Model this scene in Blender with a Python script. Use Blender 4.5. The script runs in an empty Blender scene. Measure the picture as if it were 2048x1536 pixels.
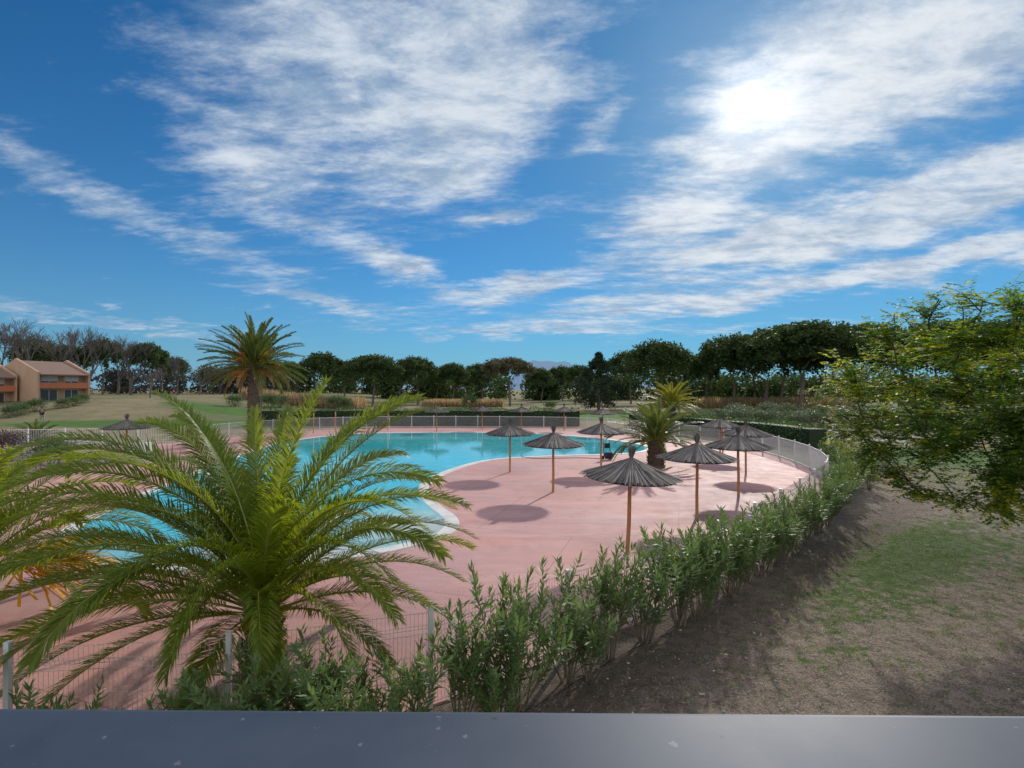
import bpy, math, random
import numpy as np
import mathutils
from mathutils import Vector, Matrix
rad=math.radians
SC=bpy.context.scene
COL=SC.collection
H=4.4
SUN_AZ=25.4; SUN_EL=26.6
# ------------------------------------------------------------ helpers
def smooth(t):
    t=min(1,max(0,t)); return t*t*(3-2*t)
def gz(x,y):
    return 2.7*smooth((-x-38)/30)*smooth((y-62)/30)
def px_to_ground(a,b):
    """image pixel column (a) and row (b) of a ground point -> metres"""
    d=H*1024/(b-778); return ((a-1024)/1024*d, d)

class MB:
    def __init__(s): s.v=[];s.f=[];s.m=[];s.n=0
    def add(s,verts,faces,m=0):
        o=s.n; verts=[tuple(float(c) for c in p) for p in verts]
        s.v.extend(verts); s.n+=len(verts)
        for f in faces: s.f.append(tuple(i+o for i in f)); s.m.append(m)
    def quads(s,Q,m=0):
        Q=np.asarray(Q,float); k=Q.shape[1]; o=s.n
        P=Q.reshape(-1,3); s.v.extend(map(tuple,P.tolist())); s.n+=len(P)
        idx=(np.arange(len(P)).reshape(-1,k)+o).tolist()
        s.f.extend(map(tuple,idx))
        if np.isscalar(m): s.m.extend([m]*len(idx))
        else: s.m.extend([int(i) for i in m])
    def tube(s,pts,rs,n=6,m=0,cap=True):
        pts=[Vector(p) for p in pts]; V=[];F=[]
        for i,p in enumerate(pts):
            t=(pts[min(i+1,len(pts)-1)]-pts[max(i-1,0)])
            if t.length<1e-9: t=Vector((0,0,1))
            t.normalize()
            r0=Vector((1,0,0)) if abs(t.z)>0.8 else Vector((0,0,1))
            a=t.cross(r0).normalized(); b=t.cross(a)
            r=rs[i] if hasattr(rs,'__len__') else rs
            for k in range(n):
                an=2*math.pi*k/n
                V.append(p+a*math.cos(an)*r+b*math.sin(an)*r)
        for i in range(len(pts)-1):
            for k in range(n):
                F.append((i*n+k,i*n+(k+1)%n,(i+1)*n+(k+1)%n,(i+1)*n+k))
        if cap:
            F.append(tuple(range(n))); F.append(tuple((len(pts)-1)*n+k for k in range(n)))
        s.add(V,F,m)
    def box(s,x0,x1,y0,y1,z0,z1,m=0):
        V=[(x0,y0,z0),(x1,y0,z0),(x1,y1,z0),(x0,y1,z0),(x0,y0,z1),(x1,y0,z1),(x1,y1,z1),(x0,y1,z1)]
        s.add(V,[(0,3,2,1),(4,5,6,7),(0,1,5,4),(1,2,6,5),(2,3,7,6),(3,0,4,7)],m)
    def obj(s,name,mats,parent=None,loc=(0,0,0),smooth_=False):
        me=bpy.data.meshes.new(name); me.from_pydata(s.v,[],s.f)
        if not isinstance(mats,(list,tuple)): mats=[mats]
        for m in mats: me.materials.append(m)
        me.polygons.foreach_set("material_index",s.m)
        if smooth_: me.polygons.foreach_set("use_smooth",[True]*len(s.f))
        me.update()
        o=bpy.data.objects.new(name,me); COL.objects.link(o); o.location=loc
        if parent: o.parent=parent
        return o
def empty(name,loc=(0,0,0)):
    o=bpy.data.objects.new(name,None); COL.objects.link(o); o.location=loc; o.empty_display_size=0.3; return o
def tag(o,label,cat,group=None,kind=None):
    o["label"]=label; o["category"]=cat
    if group: o["group"]=group
    if kind: o["kind"]=kind
    return o
def copy_thing(root,loc,rz=0,sc=1,tilt=(0,0),label=None):
    n=root.copy(); COL.objects.link(n)
    def rec(src,dst):
        for c in list(src.children):
            k=c.copy(); COL.objects.link(k); k.parent=dst; rec(c,k)
    rec(root,n)
    n.location=loc; n.rotation_euler=(tilt[0],tilt[1],rz)
    n.scale=(sc,sc,sc) if np.isscalar(sc) else sc
    if label: n["label"]=label
    return n
def place(root,loc,rz=0,sc=1,tilt=(0,0)):
    root.location=loc; root.rotation_euler=(tilt[0],tilt[1],rz); root.scale=(sc,sc,sc) if np.isscalar(sc) else sc
def topz(root):
    z=0
    for c in root.children:
        if c.data:
            a=np.empty(len(c.data.vertices)*3); c.data.vertices.foreach_get('co',a); z=max(z,float(np.percentile(a[2::3],99.7)))
    return z
def unit(a): return a/np.maximum(np.linalg.norm(a,axis=-1,keepdims=True),1e-9)
def cloud(rng,n,c,r,size,shell=(0.6,1.05),up=0.0,aspect=0.6):
    d=unit(rng.normal(size=(n,3))); rr=rng.uniform(shell[0],shell[1],(n,1))
    p=np.array(c)+d*rr*np.array(r)
    a=unit(rng.normal(size=(n,3))+np.array([0,0,up])); b=unit(np.cross(a,rng.normal(size=(n,3))))
    L=(size*rng.uniform(0.6,1.4,(n,1)))
    return np.stack([p-a*L*.5,p+b*L*aspect*.5,p+a*L*.5,p-b*L*aspect*.5],axis=1)
def diamonds(base,dr,wv,L,W):
    L=np.asarray(L).reshape(-1,1);W=np.asarray(W).reshape(-1,1)
    return np.stack([base,base+dr*L*.45+wv*W*.5,base+dr*L,base+dr*L*.45-wv*W*.5],axis=1)

# ------------------------------------------------------------ materials
def newmat(name):
    m=bpy.data.materials.new(name); m.use_nodes=True; nt=m.node_tree; nt.nodes.clear()
    out=nt.nodes.new('ShaderNodeOutputMaterial'); return m,nt,out
class NT:
    def __init__(s,nt): s.nt=nt
    def n(s,t,**k):
        x=s.nt.nodes.new(t)
        for a,b in k.items(): setattr(x,a,b)
        return x
    def setin(s,sock,v):
        if isinstance(v,bpy.types.NodeSocket): s.nt.links.new(v,sock)
        elif v is not None: sock.default_value=v
    def m(s,op,a,b=None,c=None,clamp=False):
        x=s.n('ShaderNodeMath',operation=op,use_clamp=clamp)
        for i,v in enumerate((a,b,c)):
            if v is not None: s.setin(x.inputs[i],v)
        return x.outputs[0]
    def mix(s,f,a,b,bt='MIX'):
        x=s.n('ShaderNodeMix',data_type='RGBA',blend_type=bt)
        s.setin(x.inputs[0],f)
        for i,v in ((6,a),(7,b)):
            if isinstance(v,(tuple,list)) and len(v)==3: v=(*v,1)
            s.setin(x.inputs[i],v)
        return x.outputs[2]
    def noise(s,vec,scale,detail=4,rough=.55,dist=0):
        x=s.n('ShaderNodeTexNoise'); 
        if vec is not None: s.setin(x.inputs['Vector'],vec)
        x.inputs['Scale'].default_value=scale; x.inputs['Detail'].default_value=detail
        x.inputs['Roughness'].default_value=rough; x.inputs['Distortion'].default_value=dist
        return x.outputs[0]
    def ramp(s,v,a,b):
        x=s.n('ShaderNodeMapRange',interpolation_type='SMOOTHSTEP'); s.setin(x.inputs[0],v)
        x.inputs[1].default_value=a;x.inputs[2].default_value=b; return x.outputs[0]
    def mapping(s,vec,loc=(0,0,0),rot=(0,0,0),sc=(1,1,1),typ='POINT'):
        x=s.n('ShaderNodeMapping',vector_type=typ); s.setin(x.inputs[0],vec)
        x.inputs[1].default_value=loc;x.inputs[2].default_value=rot;x.inputs[3].default_value=sc; return x.outputs[0]
    def blob(s,vec,u,v,ru,rv,ang=0):
        p=s.mapping(vec,(u,v,0),(0,0,rad(ang)),(ru,rv,1e6),'TEXTURE')
        d=s.n('ShaderNodeVectorMath',operation='DOT_PRODUCT'); s.nt.links.new(p,d.inputs[0]); s.nt.links.new(p,d.inputs[1])
        return s.m('EXPONENT',s.m('MULTIPLY',d.outputs['Value'],-1.0))
    def bump(s,h,strength=.3,dist=.02):
        x=s.n('ShaderNodeBump'); s.setin(x.inputs['Height'],h); x.inputs['Strength'].default_value=strength; x.inputs['Distance'].default_value=dist
        return x.outputs[0]
    def coord(s,k='Object'): return s.n('ShaderNodeTexCoord').outputs[k]
    def pos(s): return s.n('ShaderNodeNewGeometry').outputs['Position']
    def princ(s,col,rough=.6,metal=0,spec=.5,normal=None):
        x=s.n('ShaderNodeBsdfPrincipled')
        if isinstance(col,(tuple,list)) and len(col)==3: col=(*col,1)
        s.setin(x.inputs['Base Color'],col); s.setin(x.inputs['Roughness'],rough); s.setin(x.inputs['Metallic'],metal)
        x.inputs['Specular IOR Level'].default_value=spec
        if normal is not None: s.nt.links.new(normal,x.inputs['Normal'])
        return x.outputs[0]
def surf(name,c1,c2=None,rough=.7,scale=5,spec=.4,bump=.2,bscale=None,bdist=.01,metal=0,stretch=(1,1,1)):
    m,nt,out=newmat(name); N=NT(nt); c2=c2 or tuple(x*.75 for x in c1)
    v=N.mapping(N.coord(),sc=stretch)
    f=N.ramp(N.noise(v,scale,4,.6),.3,.7); col=N.mix(f,c1,c2)
    nrm=N.bump(N.noise(v,bscale or scale*4,3,.6),bump,bdist) if bump>0 else None
    nt.links.new(N.princ(col,rough,metal,spec,nrm),out.inputs[0]); return m
def leafmat(name,c1,c2,tr=.35,tcol=None,rough=.45,spec=.4,nscale=.6):
    m,nt,out=newmat(name); N=NT(nt)
    g=N.n('ShaderNodeNewGeometry'); r=g.outputs['Random Per Island']
    f=N.m('ADD',N.m('MULTIPLY',r,.6),N.m('MULTIPLY',N.ramp(N.noise(N.coord(),nscale,2),.3,.7),.4))
    col=N.mix(f,c1,c2)
    p=N.princ(col,rough,0,spec)
    t=N.n('ShaderNodeBsdfTranslucent')
    tc=N.mix(.5,col,tcol) if tcol else col
    tb=N.mix(1.0,tc,(1.9,1.9,1.5),'MULTIPLY'); nt.links.new(tb,t.inputs[0])
    x=N.n('ShaderNodeMixShader'); x.inputs[0].default_value=tr
    nt.links.new(p,x.inputs[1]); nt.links.new(t.outputs[0],x.inputs[2]); nt.links.new(x.outputs[0],out.inputs[0]); return m

M_palm=leafmat('palm_leaf',(.065,.115,.012),(.155,.195,.020),.44,(.32,.34,.015),.42,.32,1.2)
M_palmfar=leafmat('palm_leaf_far',(.045,.072,.022),(.085,.11,.03),.3,(.14,.16,.02),.5,.3)
M_palmyel=leafmat('palm_leaf_yellow',(.12,.135,.02),(.24,.22,.035),.4,(.32,.30,.03),.45,.3)
M_rachis=surf('palm_rachis',(.28,.27,.05),(.20,.22,.05),.5,6)
M_dead=leafmat('palm_dead_leaf',(.24,.15,.06),(.34,.22,.08),.25,None,.7,.2)
M_fruit=leafmat('palm_fruit_stalk',(.60,.20,.04),(.70,.30,.04),.2,None,.6,.3)
M_flower=leafmat('palm_flower',(.62,.32,.02),(.7,.42,.04),.25,None,.6,.3)
M_ptrunk=surf('palm_bark',(.17,.12,.085),(.08,.06,.045),.9,8,bump=.6,bdist=.03)
M_ole=leafmat('oleander_leaf',(.06,.115,.034),(.14,.205,.075),.32,(.18,.25,.05),.5,.3)
M_olestem=surf('oleander_stem',(.22,.18,.12),(.13,.105,.075),.8,10)
M_locg=leafmat('locust_leaf_green',(.04,.085,.014),(.085,.145,.022),.45,(.20,.32,.015),.55,.2)
M_locy=leafmat('locust_leaf_yellow',(.20,.225,.015),(.32,.31,.02),.5,(.46,.44,.02),.6,.15)
M_bark=surf('bark',(.09,.07,.055),(.05,.04,.033),.9,6,bump=.5)
M_pinebark=surf('pine_bark',(.12,.09,.075),(.18,.14,.115),.9,2,bump=.4)
M_pine=leafmat('pine_needles',(.022,.046,.018),(.072,.108,.032),.18,(.09,.12,.03),.65,.15,.25)
M_pine2=leafmat('pine_needles_brownish',(.08,.085,.05),(.13,.12,.065),.15,None,.6,.2,.25)
M_dark=leafmat('conifer_needles',(.018,.030,.018),(.038,.055,.028),.12,None,.7,.15,.3)
M_bare=surf('bare_twigs',(.10,.088,.082),(.15,.13,.12),.9,1,bump=0)
M_barewood=leafmat('bare_wood_twigs',(.095,.08,.07),(.045,.048,.042),.1,None,.9,.1,.05)
M_bush=leafmat('bush_leaf',(.05,.09,.032),(.11,.15,.06),.25,None,.55,.3)
M_greybush=leafmat('grey_bush_leaf',(.08,.105,.06),(.14,.17,.105),.25,None,.5,.3)
M_hedge=leafmat('hedge_leaf',(.045,.10,.022),(.09,.16,.035),.25,None,.55,.3)
M_purple=leafmat('purple_bush_leaf',(.07,.05,.05),(.12,.085,.085),.2,None,.6,.3)
M_reed=leafmat('reed',(.38,.27,.16),(.28,.20,.12),.35,None,.7,.2,.2)
M_thatch=leafmat('thatch',(.25,.215,.20),(.085,.075,.072),.05,None,.7,.3,3)
M_wood=surf('pole_wood',(.55,.24,.085),(.40,.17,.06),.6,4,stretch=(1,1,.15),bump=.3)
M_fwood=surf('fence_wood',(.42,.36,.30),(.34,.28,.23),.8,3)
M_fence=surf('fence_paint',(.70,.71,.70),(.62,.63,.62),.45,4,bump=0)
M_fencew=surf('fence_wire_paint',(.46,.46,.42),(.38,.38,.35),.45,4,bump=0)
M_white=surf('white_render',(.55,.55,.54),(.45,.45,.44),.8,2)
M_hose=surf('hose_rubber',(.015,.015,.015),None,.5,5)

def mk_deck():
    m,nt,out=newmat('deck_concrete'); N=NT(nt); P=N.pos()
    big=N.noise(P,.16,4,.6,.6); mid=N.noise(P,1.1,6,.7,.3)
    st=N.noise(N.mapping(P,rot=(0,0,rad(28)),sc=(.18,.8,1)),1.0,6,.7,.8)
    st2=N.noise(N.mapping(P,rot=(0,0,rad(-35)),sc=(.12,.7,1)),1.0,5,.65,1.2)
    col=N.mix(N.ramp(big,.40,.62),(.53,.235,.20),(.43,.235,.23))
    col=N.mix(N.m('MULTIPLY',N.ramp(st,.46,.66),.5),col,(.60,.35,.32))
    col=N.mix(N.m('MULTIPLY',N.ramp(st2,.47,.66),.65),col,(.32,.16,.15))
    col=N.mix(N.m('MULTIPLY',N.ramp(mid,.48,.70),.5),col,(.34,.175,.16))
    col=N.mix(N.m('MULTIPLY',N.ramp(N.noise(P,34,4,.8),.38,.68),.55),col,(.68,.44,.40))
    col=N.mix(N.m('MULTIPLY',N.ramp(N.noise(P,60,2,.7),.55,.75),.6),col,(.24,.12,.10))
    br=N.n('ShaderNodeTexBrick'); nt.links.new(N.mapping(P,rot=(0,0,rad(18))),br.inputs['Vector'])
    br.inputs['Scale'].default_value=1; br.inputs['Brick Width'].default_value=6; br.inputs['Row Height'].default_value=5
    br.inputs['Mortar Size'].default_value=.014; br.inputs['Mortar Smooth'].default_value=.3
    j=br.outputs['Fac']; col=N.mix(N.m('MULTIPLY',j,.55),col,(.20,.10,.09))
    r=N.m('ADD',.50,N.m('MULTIPLY',mid,.4))
    nt.links.new(N.princ(col,r,0,.25,N.bump(N.noise(P,50,4,.7),.6,.008)),out.inputs[0]); return m
M_deck=mk_deck()
def mk_water():
    m,nt,out=newmat('pool_water_mat'); N=NT(nt); P=N.pos()
    n1=N.noise(P,.12,3,.5); 
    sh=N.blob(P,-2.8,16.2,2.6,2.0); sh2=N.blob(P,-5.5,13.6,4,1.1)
    col=N.mix(N.ramp(n1,.3,.7),(.05,.46,.53),(.09,.57,.62))
    col=N.mix(N.ramp(N.noise(P,1.6,3,.6,1.5),.5,.75),col,(.15,.65,.69))
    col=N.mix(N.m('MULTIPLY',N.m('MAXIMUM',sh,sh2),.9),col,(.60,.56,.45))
    b=N.bump(N.noise(N.mapping(P,sc=(1,1.3,1)),2.2,3,.5,.3),.10,.03)
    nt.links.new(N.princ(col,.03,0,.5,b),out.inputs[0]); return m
M_water=mk_water()
M_coping=surf('coping',(.72,.69,.64),(.58,.54,.50),.6,1.5)

def mk_ground():
    m,nt,out=newmat('ground_mat'); N=NT(nt); P=N.pos()
    sx=N.n('ShaderNodeSeparateXYZ'); nt.links.new(P,sx.inputs[0])
    X,Y=sx.outputs[0],sx.outputs[1]
    n_big=N.noise(P,.035,4,.6); n_m=N.noise(P,.55,6,.65,.4); n_f=N.noise(P,4.5,6,.72); n_ff=N.noise(P,26,5,.85)
    dirt=N.mix(N.ramp(n_f,.40,.60),(.15,.108,.08),(.33,.25,.19))
    dirt=N.mix(N.m('MULTIPLY',N.ramp(n_ff,.46,.62),.8),dirt,(.52,.45,.37))
    dirt=N.mix(N.m('MULTIPLY',N.ramp(N.noise(P,50,4,.8),.50,.64),.85),dirt,(.06,.045,.035))
    dirt=N.mix(N.m('MULTIPLY',N.ramp(N.noise(P,1.3,4,.6),.5,.7),.5),dirt,(.14,.105,.08))
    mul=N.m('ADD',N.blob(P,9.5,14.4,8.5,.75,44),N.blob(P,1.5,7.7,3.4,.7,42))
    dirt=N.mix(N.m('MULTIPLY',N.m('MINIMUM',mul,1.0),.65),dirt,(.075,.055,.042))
    grass=N.mix(N.ramp(n_f,.38,.62),(.05,.10,.02),(.12,.18,.04))
    grass=N.mix(N.m('MULTIPLY',N.ramp(n_ff,.48,.64),.6),grass,(.21,.21,.10))
    near=N.blob(P,9.3,12.9,6.5,1.2,38); near2=N.blob(P,14,13.5,5,3,20)
    g=N.m('ADD',N.m('ADD',N.m('MULTIPLY',near,.20),N.m('MULTIPLY',near2,.11)),N.m('ADD',N.m('MULTIPLY',n_m,.35),N.m('MULTIPLY',N.noise(P,2.6,7,.82),.75)))
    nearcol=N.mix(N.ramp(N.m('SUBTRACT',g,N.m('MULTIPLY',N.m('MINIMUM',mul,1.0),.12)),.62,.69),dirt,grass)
    dry=N.mix(N.ramp(n_m,.3,.7),(.30,.24,.14),(.21,.175,.10))
    gg=N.mix(N.ramp(n_m,.3,.7),(.07,.145,.035),(.105,.18,.045))
    gm=N.m('ADD',N.blob(P,-45,64,20,7),N.blob(P,-18,88,45,8)); gm=N.m('ADD',gm,N.blob(P,18,82,40,12)); gm=N.m('ADD',gm,N.m('MULTIPLY',N.blob(P,30,34,12,9),.7))
    gm=N.ramp(N.m('ADD',gm,N.m('MULTIPLY',N.m('SUBTRACT',n_big,.5),1.0)),.32,.55)
    dry=N.mix(N.ramp(n_big,.42,.6),dry,(.15,.16,.075))
    far=N.mix(gm,dry,gg)
    col=N.mix(N.ramp(Y,20,28),nearcol,far)
    b=N.bump(N.m('ADD',n_f,N.m('MULTIPLY',n_ff,.6)),1.0,.08)
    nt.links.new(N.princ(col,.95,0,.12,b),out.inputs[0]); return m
M_ground=mk_ground()
def mk_rail():
    m,nt,out=newmat('rail_paint'); N=NT(nt); P=N.coord()
    n=N.noise(P,5,5,.6); sp=N.ramp(N.noise(P,70,2,.5),.72,.77); fine=N.noise(P,260,3,.7)
    col=N.mix(N.ramp(n,.3,.7),(.024,.038,.062),(.045,.060,.088))
    col=N.mix(N.m('MULTIPLY',sp,.45),col,(.22,.22,.23))
    col=N.mix(N.m('MULTIPLY',N.ramp(N.noise(P,22,2,.5,1),.74,.77),.9),col,(.015,.012,.01))
    r=N.m('ADD',.50,N.m('MULTIPLY',n,.16))
    nt.links.new(N.princ(col,r,.1,.4,N.bump(fine,.10,.0005)),out.inputs[0]); return m
M_rail=mk_rail()

# ------------------------------------------------------------ setting
def lin(a,b,n): return list(np.linspace(a,b,n))
xs=[-7000,-4000,-2200,-1200,-700,-450,-300,-230]+lin(-180,180,73)+[230,300,450,700,1200,2200,4000,7000]
ys=[-300,-150,-80,-40]+lin(-20,200,45)+[240,300,400,600,1000,1800,3200,5000,7500]
mb=MB(); V=[(x,y,gz(x,y)) for y in ys for x in xs]; nx=len(xs)
F=[(j*nx+i,j*nx+i+1,(j+1)*nx+i+1,(j+1)*nx+i) for j in range(len(ys)-1) for i in range(nx-1)]
mb.add(V,F); g=mb.obj('ground',M_ground,smooth_=True)
tag(g,'bare earth and patchy dry grass around the pool and golf course','ground',kind='structure')

def spline(P,closed=True,sub=8):
    P=[Vector(p) for p in P]; n=len(P); out=[]
    for i in range(n if closed else n-1):
        a=P[(i-1)%n] if closed else P[max(i-1,0)]; b=P[i]; c=P[(i+1)%n]; d=P[(i+2)%n] if closed else P[min(i+2,n-1)]
        for k in range(sub):
            t=k/sub
            out.append(.5*((2*b)+(-a+c)*t+(2*a-5*b+4*c-d)*t*t+(-a+3*b-3*c+d)*t**3))
    if not closed: out.append(P[-1])
    return out
fence_pts=[(-11,6.1),(-8,6.1),(-4.6,6.2),(-2.05,6.75),(-.9,7.25),(.1,7.95),(2.04,9.4),(4.28,11.3),(7.05,14.3),(10.8,18.6),(13.4,21.8),(15.0,24.6),(16.4,28.7),(17.2,34),(17,39),(15,44),(12,51),(7,56),(-1.4,58),(-13.8,58),(-20.6,55),(-24.5,50),(-27.5,42),(-33,40),(-42,38.5),(-44,25),(-30,9)]
FP=spline([(x,y,0) for x,y in fence_pts],True,6)
mb=MB(); n=len(FP)
mb.add([(p.x,p.y,.03) for p in FP]+[(p.x,p.y,-.1) for p in FP],[tuple(range(n))]+[(i,i+n,(i+1)%n+n,(i+1)%n) for i in range(n)])
dk=mb.obj('pool_deck',M_deck); tag(dk,'pink brushed concrete deck surrounding the swimming pool','pavement',kind='structure')
pool=[(-10.2,51),(-1.2,51),(3.6,49),(7.7,45),(10,40.2),(9.6,36.9),(7.3,34.7),(2.5,33.6),(-1.4,31.7),(-3.4,27.8),(-4.15,24.1),(-3.9,21.3),(-3.04,19),(-2.2,17),(-2.3,15.4),(-3.15,14.4),(-4.3,13.6),(-6.5,12.8),(-9,12.8),(-11.5,13.8),(-13.4,15.8),(-14.6,19.4),(-15.8,24.8),(-17.5,32.9),(-18.5,42),(-15.8,49)]
PP=spline([(x,y,0) for x,y in pool],True,8); n=len(PP)
mb=MB(); mb.add([(p.x,p.y,.045) for p in PP],[tuple(range(n))])
w=mb.obj('pool_water',M_water); tag(w,'still turquoise swimming pool water reflecting sky and parasols','water',kind='structure')
mb=MB(); V=[];F=[]
for i,p in enumerate(PP):
    t=(PP[(i+1)%n]-PP[i-1]).normalized(); nr=Vector((t.y,-t.x,0))
    o=-nr
    V+= [tuple(p-o*.02+Vector((0,0,.05))),tuple(p+o*.42+Vector((0,0,.062))),tuple(p+o*.44+Vector((0,0,.02)))]
for i in range(n):
    j=(i+1)%n
    for k in range(2): F.append((i*3+k,i*3+k+1,j*3+k+1,j*3+k))
mb.add(V,F); c=mb.obj('pool_coping',M_coping); tag(c,'pale stone edging around the turquoise pool','pool edge',kind='structure')
mb=MB(); pth=spline([(16,60,0),(20,52,0),(26,47,0),(34,44,0),(46,41,0),(70,37,0)],False,6); V=[];F=[]
for i,p in enumerate(pth):
    t=(pth[min(i+1,len(pth)-1)]-pth[max(i-1,0)]).normalized(); nr=Vector((t.y,-t.x,0))
    V+=[(p.x+nr.x*1.6,p.y+nr.y*1.6,.01),(p.x-nr.x*1.6,p.y-nr.y*1.6,.01)]
for i in range(len(pth)-1): F.append((2*i,2*i+1,2*i+3,2*i+2))
mb.add(V,F); o=mb.obj('path',surf('gravel',(.36,.33,.29),(.28,.26,.23),.95,3)); tag(o,'pale gravel path beside a wooden rail fence','path',kind='structure')
mb=MB(); V=[];F=[]; hx=np.linspace(-2600,3000,160)
for i,x in enumerate(hx):
    h=20+225*math.exp(-((x-430)/260)**2)+140*math.exp(-((x-150)/160)**2)+205*math.exp(-((x+270)/130)**2)+50*math.exp(-((x-1500)/500)**2)+10*math.sin(x*.013)+7*math.sin(x*.041+1)
    V+=[(x,4300,-10),(x,4500,h),(x,5200,-10)]
for i in range(len(hx)-1):
    for k in range(2): F.append((i*3+k,i*3+k+3,i*3+k+4,i*3+k+1))
mb.add(V,F); o=mb.obj('hills',surf('hill_haze',(.30,.43,.60),(.27,.39,.56),1,.002,spec=0,bump=0)); tag(o,'low hazy blue mountains on the horizon','hills',kind='structure')  # distance haze is painted into the hills' base colour

# ------------------------------------------------------------ balcony rail
par=empty('balcony_parapet',(0,0,0))
mb=MB()
ang=rad(-.65); L=4.0; prof=[]
y1=.582; z1=H-.36; dpt=.27; r=.012
for k in range(5):
    a=math.pi/2*k/4; prof.append((y1-r+r*math.sin(a),z1-r+r*math.cos(a)))
prof+= [(y1,z1-.045),(y1-.03,z1-.05),(y1-dpt,z1-.05),(y1-dpt,z1-.01),(y1-dpt+.01,z1)]
V=[];n=len(prof)
for x in (-L,L):
    for (yy,zz) in prof:
        V.append((x*math.cos(ang)-(yy-y1)*math.sin(ang),y1+x*math.sin(ang)+(yy-y1)*math.cos(ang),zz))
mb.add(V,[(i,(i+1)%n,(i+1)%n+n,i+n) for i in range(n)]+[tuple(range(n)),tuple(range(n,2*n))])
mb.obj('rail_cap',M_rail,par)
mb=MB(); mb.box(-4,4,.40,.50,0,z1-.055); mb.obj('parapet_wall',M_white,par)
tag(par,'balcony parapet topped by a dusty dark blue grey metal rail','balcony')

# ------------------------------------------------------------ fence
fence=empty('pool_fence',(0,0,0)); tag(fence,'pale metal bar fence enclosing the pink pool deck','fence')
FP2=spline([(x,y,0) for x,y in fence_pts[:-2]],False,10)
cum=[0]
for a,b in zip(FP2,FP2[1:]): cum.append(cum[-1]+(b-a).length)
def at(sv):
    k=max(0,min(len(cum)-2,int(np.searchsorted(cum,sv))-1)); t=(sv-cum[k])/(cum[k+1]-cum[k]); return FP2[k].lerp(FP2[k+1],t)
tot=cum[-1]; ns=int(tot/2.5); FH=1.32
for i in range(ns+1):
    p=at(i*tot/ns); mb=MB()
    q=at(min(tot,i*tot/ns+.1))-at(max(0,i*tot/ns-.1)); a=math.atan2(q.y,q.x)
    mb.box(-.03,.03,-.03,.03,0,FH+.06); mb.box(-.034,.034,-.034,.034,FH+.06,FH+.075)
    o=mb.obj('post',M_fence,fence,(p.x,p.y,0)); o.rotation_euler=(0,0,a)
    if i<ns:
        p2=at((i+1)*tot/ns); mid=(p+p2)/2; near=mid.length<24
        d=(p2-p); Ls=d.length; a=math.atan2(d.y,d.x); mb=MB()
        sp=.055 if near else .11; rr=.0032 if near else .013
        nb=int(Ls/sp)
        for k in range(1,nb):
            x=k*Ls/nb
            if near:
                mb.tube([(x,0,.04),(x,0,.30),(x,.025,.36),(x,0,.42),(x,0,1.02),(x,.025,1.08),(x,0,1.14),(x,0,FH)],rr,3,cap=False)
            else: mb.tube([(x,0,.04),(x,0,FH)],rr,3,cap=False)
        if near:
            for z,yy in ((.06,0),(.30,0),(.36,.025),(.42,0),(.72,0),(1.02,0),(1.08,.025),(1.14,0),(FH-.01,0)):
                mb.tube([(0.03,yy,z),(Ls-.03,yy,z)],.004,4)
        else:
            for z in (.12,FH-.03): mb.box(.03,Ls-.03,-.018,.018,z-.02,z+.02)
        o=mb.obj('panel',M_fencew if near else M_fence,fence,(p.x,p.y,0)); o.rotation_euler=(0,0,a)

# ------------------------------------------------------------ parasols
R=random.Random(5)
def make_parasol(nm):
    root=empty(nm)
    mb=MB(); mb.tube([(0,0,0),(0.01,0,.8),(-.008,.005,1.6),(0,0,2.5)],[.055,.052,.05,.045],10); mb.obj('pole',M_wood,root,smooth_=True)
    mb=MB(); Rr=1.27; za=2.50; zr=2.0
    def prof(t): return zr+(za-zr)*(1-t)**1.12
    V=[];F=[];seg=40
    for j,t in enumerate((.03,.35,.7,.93)):
        for k in range(seg):
            a=2*math.pi*k/seg; V.append((math.cos(a)*t*Rr,math.sin(a)*t*Rr,prof(t)-.015))
    for j in range(3):
        for k in range(seg): F.append((j*seg+k,j*seg+(k+1)%seg,(j+1)*seg+(k+1)%seg,(j+1)*seg+k))
    mb.add(V,F)
    V=[(x,y,z-.045) for x,y,z in V]; mb.add(V,F)
    for layer,(n,t0,t1) in enumerate(((230,.03,1.0),(230,.22,1.03),(200,.5,1.0))):
        for k in range(n):
            a=2*math.pi*(k+R.uniform(-.5,.5))/n; e=t1+R.uniform(-.10,.07); lift=R.uniform(.0,.045)+layer*.004
            a2=a+R.uniform(-.05,.05); pts=[]
            for t in (t0,(t0+e)/2,e):
                aa=a+(a2-a)*t; pts.append(Vector((math.cos(aa)*t*Rr,math.sin(aa)*t*Rr,prof(min(t,1.0))+lift-(max(0,t-1)*.3))))
            sd=Vector((-math.sin(a),math.cos(a),0)); ws=(.006+.010*t0,.013,.010)
            up=R.uniform(-.007,.007); V=[]
            for p_,w_ in zip(pts,ws): V+=[p_-sd*w_+Vector((0,0,up)),p_+sd*w_-Vector((0,0,up))]
            mb.add(V,[(0,1,3,2),(2,3,5,4)])
    can=mb.obj('canopy',M_thatch,root)
    mb=MB()
    for k in range(110):
        a=R.uniform(0,2*math.pi); r1=R.uniform(.03,.16); h=R.uniform(.22,.38)
        sd=Vector((-math.sin(a),math.cos(a),0)); u=Vector((math.cos(a),math.sin(a),0))
        p0=u*.07+Vector((0,0,2.40)); p1=u*.035+Vector((0,0,2.50)); p2=u*r1+Vector((0,0,2.50+h))
        V=[]
        for p_,w_ in ((p0,.012),(p1,.008),(p2,.006)): V+=[p_-sd*w_,p_+sd*w_]
        mb.add(V,[(0,1,3,2),(2,3,5,4)])
    mb.tube([(0,0,2.47),(0,0,2.53)],.05,10)
    mb.obj('tuft',M_thatch,can)
    return root
par0=make_parasol('parasol')
GR='thatched parasols around the pool'
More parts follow.
